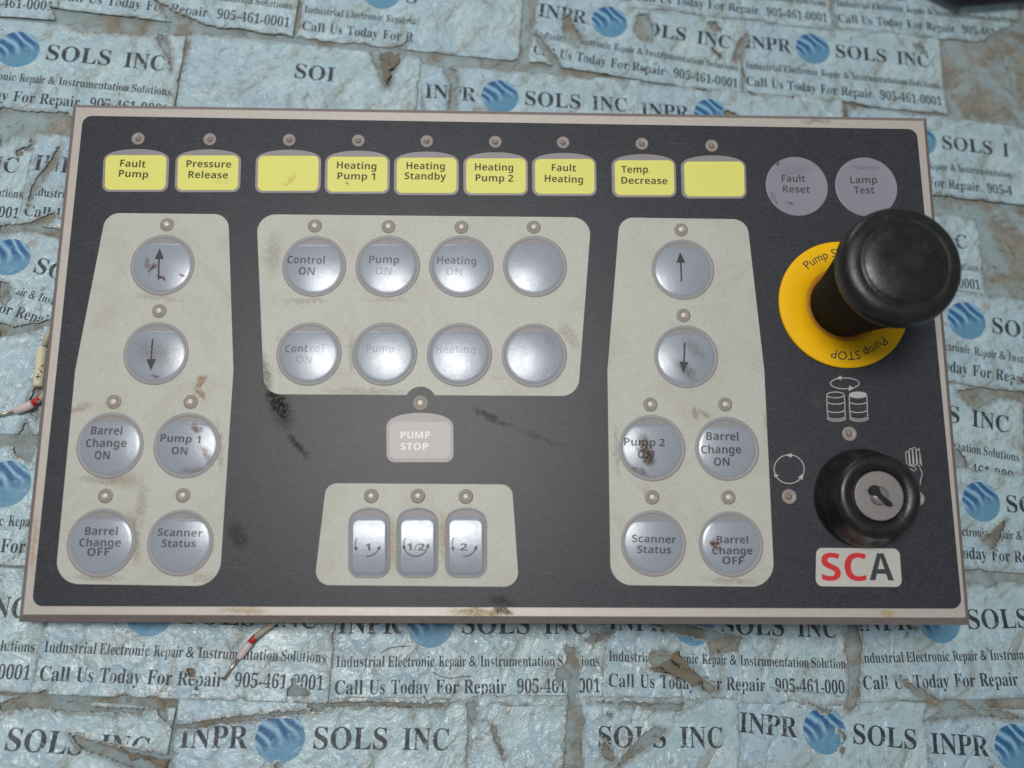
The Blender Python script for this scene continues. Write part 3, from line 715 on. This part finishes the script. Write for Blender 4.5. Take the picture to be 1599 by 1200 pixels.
B(721, 416, 50.5, [('Heating', 683, 744, 413, 13, 415)], 0.5, faint=[('ON', 697, 722, 431, 13, 432)], label='upper heating on key with faded second line')
B(836, 416, 50, None, label='blank key in the upper centre row')
B(483, 553, 51, [('Cont', 446, 482, 551, 13, 551)], 0.42, faint=[('rol', 485, 506, 551, 13, 551), ('ON', 463, 488, 568, 13, 569)], label='lower control key with half worn print')
B(601, 553, 51, [('Pump', 573, 616, 551, 13, 552)], 0.22, label='lower pump key with nearly vanished print')
B(718, 554, 51, [('Heating', 681, 743, 552, 13, 553)], 0.2, label='lower heating key with nearly vanished print')
B(835, 555, 51, None, label='blank key in the lower centre row')
B(1067, 421, 49, None, arrow=((1062, 395), (1064, 441), 0), label='right up arrow key')
B(1072, 557, 50, None, arrow=((1067, 584), (1069, 536), 0), label='right down arrow key with dark smears')
B(1019, 700, 52, [('Pump 2', 975, 1038, 696, 13, 698), ('ON', 996, 1021, 716, 13, 716)], 0.8, label='pump 2 on key with a brown smudge over its print')
B(1136, 701, 50, [('Barrel', 1103, 1153, 688, 14, 689), ('Change', 1095, 1157, 709, 14, 709), ('ON', 1115, 1139, 728, 14, 728)], 0.85, label='right barrel change on key')
B(1021, 849, 51, [('Scanner', 987, 1056, 847, 13, 849), ('Status', 995, 1048, 864, 13, 865)], 0.75, label='right scanner status key')
B(1142, 850, 50.5, [('Barrel', 1119, 1168, 849, 13, 849), ('Change', 1112, 1175, 866, 13, 866), ('OFF', 1128, 1161, 881, 13, 882)], 0.85, label='right barrel change off key with a brown stain')
def flat_button(x, y, r, lines, label):
    c = P(x, y, 0.2); R = (P(x + r, y, 0.2) - c).length
    o = lathe('flat_key', [(R, 0.2), (R * .99, .42), (R * .965, .5), (R * .94, .44), (R * .5, .46), (R * .1, .47)], M['flatgrey'], panel, c=(c.x, c.y), seg=72, label=label)
    t = text(lines, 0, o, M['ink'], alpha=0.62)
    for v in t.data.vertices: v.co.z = 0.52 * S
flat_button(1245, 291, 48.5, [('Fault', 1221, 1258, 285, 12, 285), ('Reset', 1223, 1265, 301, 12, 302)], 'mauve grey fault reset key')
flat_button(1353.5, 292, 48.5, [('Lamp', 1328, 1370, 287, 12, 287), ('Test', 1334, 1366, 303, 12, 303)], 'mauve grey lamp test key partly behind the mushroom knob')

# arched windows
def arch(x0, x1, yt, ys, yb, rb, z, skew=0.0):   # corner px -> outline with an arched top
    q = []
    bl, br = (x0, yb), (x1, yb)
    p = [P(x1 + skew, ys, z), P(x1, yb, z), P(x0, yb, z), P(x0 + skew, ys, z)]
    base = fillet(p, [0.01, rb, rb, 0.01], 6)
    A = Vector((p[3].x, p[3].y)); Bv = Vector((p[0].x, p[0].y)); top = P((x0 + x1) / 2 + skew, yt, z); h = (Vector((top.x, top.y)) - (A + Bv) / 2).length
    # insert the arch between A and B
    out = [v for v in base if (v - A).length > .3 and (v - Bv).length > .3]
    e = (Bv - A); nrm = Vector((-e.y, e.x)).normalized(); mid = []
    for k in range(0, 25):
        a = math.pi * k / 24; t_ = 0.5 + 0.5 * math.cos(a); mid.append(A + e * t_ + nrm * h * (math.sin(a) ** 0.72))
    # base is ccw: ... bottom-left, bottom-right ; arch continues from B to A
    iL = max(range(len(out)), key=lambda i_: (-(out[i_] - A).length)); 
    cen = (A + Bv) / 2 + nrm * (-3); allp = out + mid
    allp.sort(key=lambda v: math.atan2(v.y - cen.y, v.x - cen.x)); return allp
LN = {0: [('Fault', 187, 227, 260, 12, 262), ('Pump', 185, 231, 276, 12, 278)], 1: [('Pressure', 291, 361, 261, 12, 262), ('Release', 294, 356, 278, 12, 279)],
      3: [('Heating', 526, 588, 263, 12, 265), ('Pump 1', 527, 586, 280, 12, 281)], 4: [('Heating', 635, 695, 264, 12, 265), ('Standby', 632, 697, 280, 12, 281)],
      5: [('Heating', 742, 802, 266, 12, 267), ('Pump 2', 743, 802, 283, 12, 284)], 6: [('Fault', 862, 900, 267, 12, 268), ('Heating', 851, 911, 284, 12, 286)],
      7: [('Temp.', 971, 1016, 270, 12, 270), ('Decrease', 971, 1043, 287, 12, 288)]}
names = ['fault pump window', 'pressure release window', 'blank yellow window third from the left with a faint stain', 'heating pump 1 window', 'heating standby window', 'heating pump 2 window', 'fault heating window', 'temp. decrease window', 'blank yellow window at the right end of the row']
xin = [(165, 260, 243, 297), (278, 372.5, 243.5, 297.5), (403.5, 498, 244, 298.5), (512, 605.5, 245.5, 300), (620, 713.5, 247, 302), (728.5, 821.5, 248, 302.5), (836, 928.5, 249, 303.5), (960.5, 1053, 251, 305.5), (1069, 1162.5, 253, 307.5)]
for i, (a, b, t, bt) in enumerate(xin):
    sk = 2 - i * 0.45
    o = prism('label_window', arch(a - 4.5 - sk / 2, b + 3.5 - sk / 2, t - 10, t + 10, bt + 3, 3.4, 0.2, sk), 0.2, 0.36, M['rim_grey'], panel, bev=0.06, label=names[i])
    y_ = fillet([P(a + sk / 2, t), P(b + sk / 2, t), P(b - sk / 2, bt), P(a - sk / 2, bt)], 2.6, 5)
    prism('window_insert', y_, 0.36, 0.44, M['yellow'], o, bev=0.03)
    if i in LN: text(LN[i], 0.47, o, M['ink_green'])
o = prism('stop_window', arch(604, 709, 645, 670, 722.5, 3.6, 0.2, -0.5), 0.2, 0.4, M['rim_grey'], panel, bev=0.06, label='cream pump stop window with white print')
prism('window_insert', fillet([P(609, 659), P(704, 659.5), P(704.5, 717), P(608, 717)], 2.8, 5), 0.4, 0.46, M['windowcream'], o, bev=0.03)
text([('PUMP', 626, 672, 685, 12), ('STOP', 626, 669, 703, 12)], 0.49, o, M['ink_white'])

# rectangular keys
def resample(p, st):
    out = []
    for i in range(len(p)):
        a, b = p[i], p[(i + 1) % len(p)]; n_ = max(1, round((b - a).length / st)); out += [a.lerp(b, k / n_) for k in range(n_)]
    return out
def rect_key(x0, x1, ox0, ox1, label, num, nx0, nx1):
    o_ = prism('rectangular_key', arch(ox0, ox1, 793, 822, 903, 5.0, Z1), Z1, Z1 + 0.12, M['recess'], panel, bev=0.08, label=label)
    pts = arch(ox0, ox1, 793, 822, 903, 5.0, Z1); q2 = offset_poly(pts, 0.8); N = len(pts); vs = []; fs = []
    for (pp, z) in ((pts, Z1 + .1), (offset_poly(pts, .2), Z1 + .4), (offset_poly(pts, .55), Z1 + .42), (offset_poly(pts, .9), Z1 + .14)):
        vs += [(p.x, p.y, z) for p in pp]
    for k in range(3):
        for i in range(N): j = (i + 1) % N; fs.append((k * N + i, k * N + j, (k + 1) * N + j, (k + 1) * N + i))
    mesh('key_rim', vs, fs, M['rim'], o_, smooth=True)
    inn = resample(fillet([P(x0, 808.5), P(x1, 808.5), P(x1, 898), P(x0, 898)], 2.6, 5), 1.0)
    c = sum(inn, Vector((0, 0))) / len(inn); hy = max(p.y for p in inn) - c.y
    def zz(dx, dy): return Z1 + 0.2 + (hy * hy - dy * dy) / (2 * 82) + (64 - dx * dx) / (2 * 400)
    rings = 8; N = len(inn); vs = [(c.x, c.y, zz(0, 0))]; fs = []
    for k in range(1, rings + 1):
        for p in inn: q = c + (p - c) * k / rings; vs.append((q.x, q.y, zz(q.x - c.x, q.y - c.y)))
    for p in offset_poly(inn, -.15): vs.append((p.x, p.y, Z1 + .1))
    for i in range(N): fs.append((0, 1 + i, 1 + (i + 1) % N))
    for k in range(rings):
        for i in range(N): a = 1 + k * N; fs.append((a + i, a + N + i, a + N + (i + 1) % N, a + (i + 1) % N))
    mesh('key_cap', vs, fs, M['silver'], o_, smooth=True)
    cx = (x0 + x1) / 2
    t = text([(num, nx0, nx1, 860, 12)], 0, o_, M['ink'], alpha=0.6); drape(t, c, zz)
    v = []; f = []
    cc = P(cx - 2, 850); R = 5.2
    def arc(a0, a1, hw=0.45): stroke_data([(cc.x + R * math.cos(math.radians(a0 + (a1 - a0) * k / 14)), cc.y + R * math.sin(math.radians(a0 + (a1 - a0) * k / 14))) for k in range(15)], hw, 0, v, f)
    def head(a_, s=1):
        a_ = math.radians(a_); p = Vector((cc.x + R * math.cos(a_), cc.y + R * math.sin(a_))); tn = Vector((-math.sin(a_), math.cos(a_))) * s; nn = Vector((math.cos(a_), math.sin(a_)))
        k = len(v); v.extend([(*(p + tn * 1.9), 0), (*(p + nn * .9), 0), (*(p - nn * .9), 0)]); f.append((k, k + 1, k + 2) if s > 0 else (k, k + 2, k + 1))
    if num == '1/2': arc(180, 345, .5); head(345); arc(150, 200); head(190, 1)
    else: arc(265, 335, .5); head(335); arc(150, 195); head(195)
    t = mesh('arrow_print', v, f, M['ink'], o_, alpha=0.7); drape(t, c, zz)
    v2 = []; f2 = []; v, f = v2, f2
    return o_
rect_key(549.5, 604.5, 544, 610, 'rectangular key with number 1', '1', 571, 579)
rect_key(624.5, 680, 619, 685, 'rectangular key with number 1/2', '1/2', 636, 664)
rect_key(700, 755.5, 695, 761, 'rectangular key with number 2', '2', 719, 730)

# ------------------------------------------------------------------ stop knob on its yellow ring
c = P(1317, 476, 0.2)
rg = lathe('yellow_ring', [(29.6, 0.2), (29.8, 1.0), (29.5, 1.5), (28.9, 1.7), (17.6, 1.7), (17.2, 1.4), (17.0, 0.6)], M['stopyellow'], panel, c=(c.x, c.y), seg=96, cap=False)
lathe('ring_collar', [(17.4, 0.5), (16.9, 1.5), (15.9, 1.2), (15.2, 1.0)], M['stopyellow_shade'], rg, c=(c.x, c.y), seg=72, cap=False)
for a0 in (-43, 134):
    vs = []; fs = []
    g, f, wd = glyphs('Pump STOP', 'plain', 0.004); sx = 26.5 / wd; sy = 3.9 / CAPS['plain']; b = len(vs)
    for x, y in g:
        a = math.radians(a0) - x * sx / 23.5; r = 22.3 + y * sy; vs.append((c.x + r * math.cos(a), c.y + r * math.sin(a), 1.74))
    fs += [tuple(i + b for i in q) for q in f]
    mesh('lettering', vs, fs, M['ink'], rg, alpha=0.95)
kn = bpy.data.objects.new('stop_knob', None); col.objects.link(kn); kn.parent = panel; kn.location = (c.x * S, c.y * S, 0)
lathe('knob_shaft', [(15.2, 0.6), (15.5, 5), (16.6, 14), (18.4, 26), (20.4, 38), (21.8, 46), (22.4, 50)], M['stem'], kn, seg=72, cap=False)
lathe('mushroom_cap', [(19.5, 49.2), (22.9, 49.9), (23.9, 51.0), (24.2, 52.6), (24.2, 55.2), (23.9, 56.8), (23.3, 58.3), (22.2, 59.6), (20.2, 60.3), (17.8, 60.7), (17.3, 60.5), (16.8, 60.5), (16.3, 61.0), (15.2, 61.5), (11, 62.1), (6, 62.5), (2, 62.6)], M['rubber'], kn, seg=96)

# key switch
c = P(1346, 778, 0.2); ks = bpy.data.objects.new('key_switch', None); col.objects.link(ks); ks.parent = panel; ks.location = (c.x * S, c.y * S, 0)
lathe('switch_bezel', [(21.2, 0.2), (21.4, 2.0), (21.0, 4.5), (19.6, 7), (18.6, 10), (18.2, 15), (17.6, 17.6), (16.4, 18.9), (14.8, 19.2), (12.6, 18.8), (11.2, 18.0), (10.6, 17.0), (10.5, 16)], M['rubber'], ks, seg=80, cap=False)
lathe('lock_face', [(10.45, 15.8), (10.45, 17.7), (10.15, 18.0), (10.0, 18.02), (4.2, 18.02), (4.1, 18.0), (3.9, 17.4)], M['lock'], ks, seg=64, smooth=False)
ck = lathe('lock_core', [(4.0, 17.2), (4.0, 18.2), (3.7, 19.1), (2.6, 19.8), (1.0, 20.0)], M['chrome'], ks, seg=40)
v = []; f = []
a = math.radians(-38); d = Vector((math.cos(a), math.sin(a))); m = Vector((-d.y, d.x))
pts = [d * -4.4 + m * 2.2, d * -5.4 + m * .6, d * -5.2 - m * 1.3, d * -3.4 - m * 2.3, d * -1.2 - m * 1.6, d * 2.4 - m * 1.9, d * 5.0 - m * 1.5, d * 6.4 - m * .4, d * 4.6 + m * .5, d * 2.0 + m * .4, d * -0.6 + m * .6, d * -2.4 + m * 2.2]
pv, pfc = prism_data(ccw(pts), 18.0, 20.15, 0.1); mesh('keyhole', pv, pfc, M['slot'], ks)

# printed symbols
def sym(name, strokes, wd=0.42, z=0.235, fills=(), label=None):
    v = []; f = []
    for s in strokes:
        cl = s[0] == s[-1] and len(s) > 3
        pts = [P(*q, z) for q in (s[:-1] if cl else s)]; stroke_data(pts, wd, z, v, f, cl)
    for s in fills:
        b = len(v); pp = ccw([Vector((q.x, q.y)) for q in (P(*p, z) for p in s)]); v += [(p.x, p.y, z + .01) for p in pp]; f.append(tuple(range(b, b + len(pp))))
    return mesh(name, v, f, M['print_grey'], panel, label=label)
def ell(cx, cy, rx, ry, a0=0, a1=360, n_=28): 
    r = [(round(cx + rx * math.cos(math.radians(a0 + (a1 - a0) * k / n_)), 3), round(cy + ry * math.sin(math.radians(a0 + (a1 - a0) * k / n_)), 3)) for k in range(n_ + 1)]
    return r
sym('rotation_symbol', [ell(1320, 599, 22.5, 8.5)], fills=[[(1307, 590.5), (1315, 587), (1314, 594)], [(1334, 607), (1327, 602), (1326, 611)]], label='flat oval arrow symbol above the barrels')
def barrel(cx, filled):
    s = []; x0, x1 = cx - 14, cx + 13
    s.append(ell(cx - .5, 617, 13.5, 4.5))
    for y in (627, 640): s.append(ell(cx, y + 0, 14, 4.5, 0, 180))
    s.append([(x0, 617), (x0, 627), (x0 + .5, 640), (x0 + 2, 652)]); s.append([(x1, 617), (x1 + 1, 627), (x1 + 1, 640), (x1 + 2, 652)])
    s.append(ell(cx + 1, 650, 14, 5, 0, 180)); s.append(ell(cx + 1, 653, 14.5, 5, 0, 180))
    sym('barrel_symbol', s, fills=[ell(cx - .5, 617, 13.5, 4.5)[:-1]] if filled else (), label='white barrel symbol with filled top' if filled else 'outlined barrel symbol')
barrel(1306, False); barrel(1341, True)
sym('cycle_symbol', [ell(1233, 733, 23.5, 22.5)], fills=[[(1227, 711), (1237, 708), (1237, 715)], [(1210, 739), (1217, 743), (1210, 746)], [(1256, 739), (1254, 750), (1247, 746)]], label='round cycle symbol with three arrow heads')
hs = []
for k in range(4):
    x = 1415 + k * 5.6; y = 705 - (0, 4, 6, 3)[k]
    hs.append([(x + 2, 725), (x, y + 4), (x + 1, y), (x + 3.5, y), (x + 5, y + 4), (x + 6, 725)])
hs += [[(1419, 726), (1436, 727), (1441, 740), (1438, 752), (1438, 757)], [(1421, 727), (1428, 729), (1432, 733), (1428, 736), (1422, 732)], [(1436, 700), (1440, 728)]]
sym('hand_symbol', hs, 0.38, label='outlined hand symbol partly behind the key switch')
lp = prism('logo_plate', fillet([P(1275, 856), P(1405, 857), P(1409, 917), P(1274, 916)], 2.8, 6), 0.2, 0.27, M['logo'], panel, bev=0.02, label='white plate with red and charcoal letters')
text([('SC', 1284.5, 1356, 907, 43, 907.5)], 0.29, lp, M['ink_red'], name='red_lettering')
text([('A', 1359, 1397, 906.5, 42, 907)], 0.29, lp, M['ink_char'], name='charcoal_lettering')

# contact blocks that prop the panel up (under it, touching the table)
def block(x, y, r):
    q = P(x, y); d = TH + TA * q.x + TB * q.y
    lathe('contact_block', [(r, -17), (r, -d + 1.5)], M['blackplastic'], panel, c=(q.x, q.y), seg=24, smooth=False)
block(1317, 476, 17); block(1346, 778, 16)

# ------------------------------------------------------------------ loose wires, marker, fibres, cable
M['wire_red'] = simple('red_insulation', (176, 32, 44), 0.4, 0, 10, 300); M['sleeve'] = simple('pale_pink_sleeve', (206, 188, 190), 0.45, 0, 8, 300)
M['wire_brown'] = simple('beige_insulation', (176, 168, 150), 0.5, 0, 10, 300); M['tin'] = simple('tinned_ferrule', (176, 166, 146), 0.3, 0.8, 12, 600)
M['marker'] = simple('cream_wire_marker', (206, 200, 172), 0.5, 0, 6, 500); M['cable'] = simple('black_cable', (22, 18, 20), 0.35, 0, 6, 200); M['fibre'] = simple('brown_fibre', (96, 72, 62), 0.7, 0, 8, 200)
def tube(name, pts, rad, mat, parent=None, seg=12):
    pts = [Vector(p) for p in pts]; vs = []; fs = []; n0 = len(pts)
    rads = rad if isinstance(rad, (list, tuple)) else [rad] * n0
    for i, p in enumerate(pts):
        d = (pts[min(i + 1, n0 - 1)] - pts[max(i - 1, 0)]).normalized(); u = d.cross(Vector((0, 0, 1)))
        if u.length < 1e-3: u = Vector((1, 0, 0))
        u.normalize(); v = u.cross(d)
        for k in range(seg):
            a = 2 * math.pi * k / seg; vs.append(tuple(p + (u * math.cos(a) + v * math.sin(a)) * rads[i]))
    for i in range(n0 - 1):
        for k in range(seg): j = (k + 1) % seg; fs.append((i * seg + k, i * seg + j, (i + 1) * seg + j, (i + 1) * seg + k))
    fs.append(tuple(range(seg))[::-1]); fs.append(tuple(range((n0 - 1) * seg, n0 * seg)))
    return mesh(name, vs, fs, mat, parent, smooth=True)
def wire(label, base, segs):
    c = T(*base); o = bpy.data.objects.new('loose_wire', None); col.objects.link(o); o.location = (c.x * S, c.y * S, 0); o['label'] = label; o['category'] = 'wire'; o['group'] = 'loose wires under the panel'
    for nm, pts, r, m in segs:
        q = [T(x, y, h) for x, y, h in pts]; tube(nm, [(v.x - c.x, v.y - c.y, v.z) for v in q], r, M[m], o)
wire('wire with red band and pink sleeve, bare tip pointing left from the panel left edge', (40, 630), [
    ('insulation', [(86, 604, 5), (70, 616, 5), (58, 628, 4)], 1.3, 'wire_brown'), ('red_band', [(62, 622, 4.6), (50, 632, 3.6)], 1.45, 'wire_red'),
    ('sleeve', [(51, 631, 3.8), (46, 634, 3.6), (26, 641, 3.0), (22, 643, 2.8)], [1.9, 2.0, 1.9, 1.2], 'sleeve'), ('ferrule', [(24, 642, 2.8), (0, 648, 2.4), (-12, 651, 2.2)], [.75, .6, .6], 'tin')])
wire('wire with red band and white sleeve sticking out below the panel bottom edge', (400, 1005), [
    ('insulation', [(445, 955, 5), (425, 975, 4.5), (398, 996, 4)], 1.4, 'wire_brown'), ('red_band', [(400, 994, 4), (390, 1005, 3.6)], 1.45, 'wire_red'),
    ('sleeve', [(391, 1004, 3.7), (388, 1008, 3.6), (376, 1024, 3), (372, 1029, 2.8)], [1.7, 1.8, 1.7, 1.1], 'sleeve'), ('ferrule', [(373, 1028, 2.8), (360, 1046, 2.2), (350, 1062, 1.8)], [.8, .6, .8], 'tin')])
c = T(62, 575); mk = bpy.data.objects.new('wire_marker', None); col.objects.link(mk); mk.location = (c.x * S, c.y * S, 0)
mk['label'] = 'cream cylindrical wire marker printed V+ beside the panel left edge'; mk['category'] = 'wire marker'
q = [T(68, 543, 4), T(66, 546, 4), T(60, 600, 4), T(59.5, 604, 4)]
tube('marker_sleeve', [(v.x - c.x, v.y - c.y, v.z) for v in q], [1.9, 2.35, 2.35, 2.3], M['marker'], mk, 20)
q = [T(69, 540, 4), T(76, 520, 3), T(90, 500, 3)]; tube('wire_stub', [(v.x - c.x, v.y - c.y, v.z) for v in q], 1.2, M['wire_brown'], mk)
q0, q1 = T(65.5, 571, 4), T(61.5, 596, 4); e = (q1 - q0); g, f, wd = glyphs('V+', 'plain', 0.008); sx = e.length / wd; e.normalize(); u = Vector((-e.y, e.x, 0)) ; sy = 2.6 / CAPS['plain']
vs = []
for x, y in g:
    off = y * sy - 1.3; p = q0 + e * (x * sx) + u * off; vs.append((p.x - c.x, p.y - c.y, 4 + math.sqrt(max(0.1, 2.4 ** 2 - off ** 2)) + 0.06))
mesh('lettering', vs, f, M['ink'], mk)
def fibre(label, pts):
    q = [T(x, y, 1.6) for x, y in pts]; c = q[0]
    o = tube('fibre', [(v.x - c.x, v.y - c.y, v.z) for v in q], 0.13, M['fibre'], None, 6); o.location = (c.x * S, c.y * S, 0); o['label'] = label; o['category'] = 'fibre'; o['group'] = 'thin fibres on the stickers'
fibre('upper thin brown fibre just below the panel bottom edge', [(594, 1021), (606, 1013), (622, 1010), (640, 1009)])
fibre('lower thin brown fibre curved between two printed lines', [(676, 1050), (688, 1057), (704, 1060), (722, 1057), (736, 1057)])
q = [T(x, y, h) for x, y, h in ((1440, -70, 12), (1462, -24, 10), (1500, -6, 10), (1560, -10, 10), (1625, -16, 10), (1680, -10, 12))]; c = q[2]
o = tube('black_cable', [(v.x - c.x, v.y - c.y, v.z) for v in q], 6.5, M['cable'], None, 20); o.location = (c.x * S, c.y * S, 0)
o['label'] = 'thick black cable crossing the top right corner of the table'; o['category'] = 'cable'
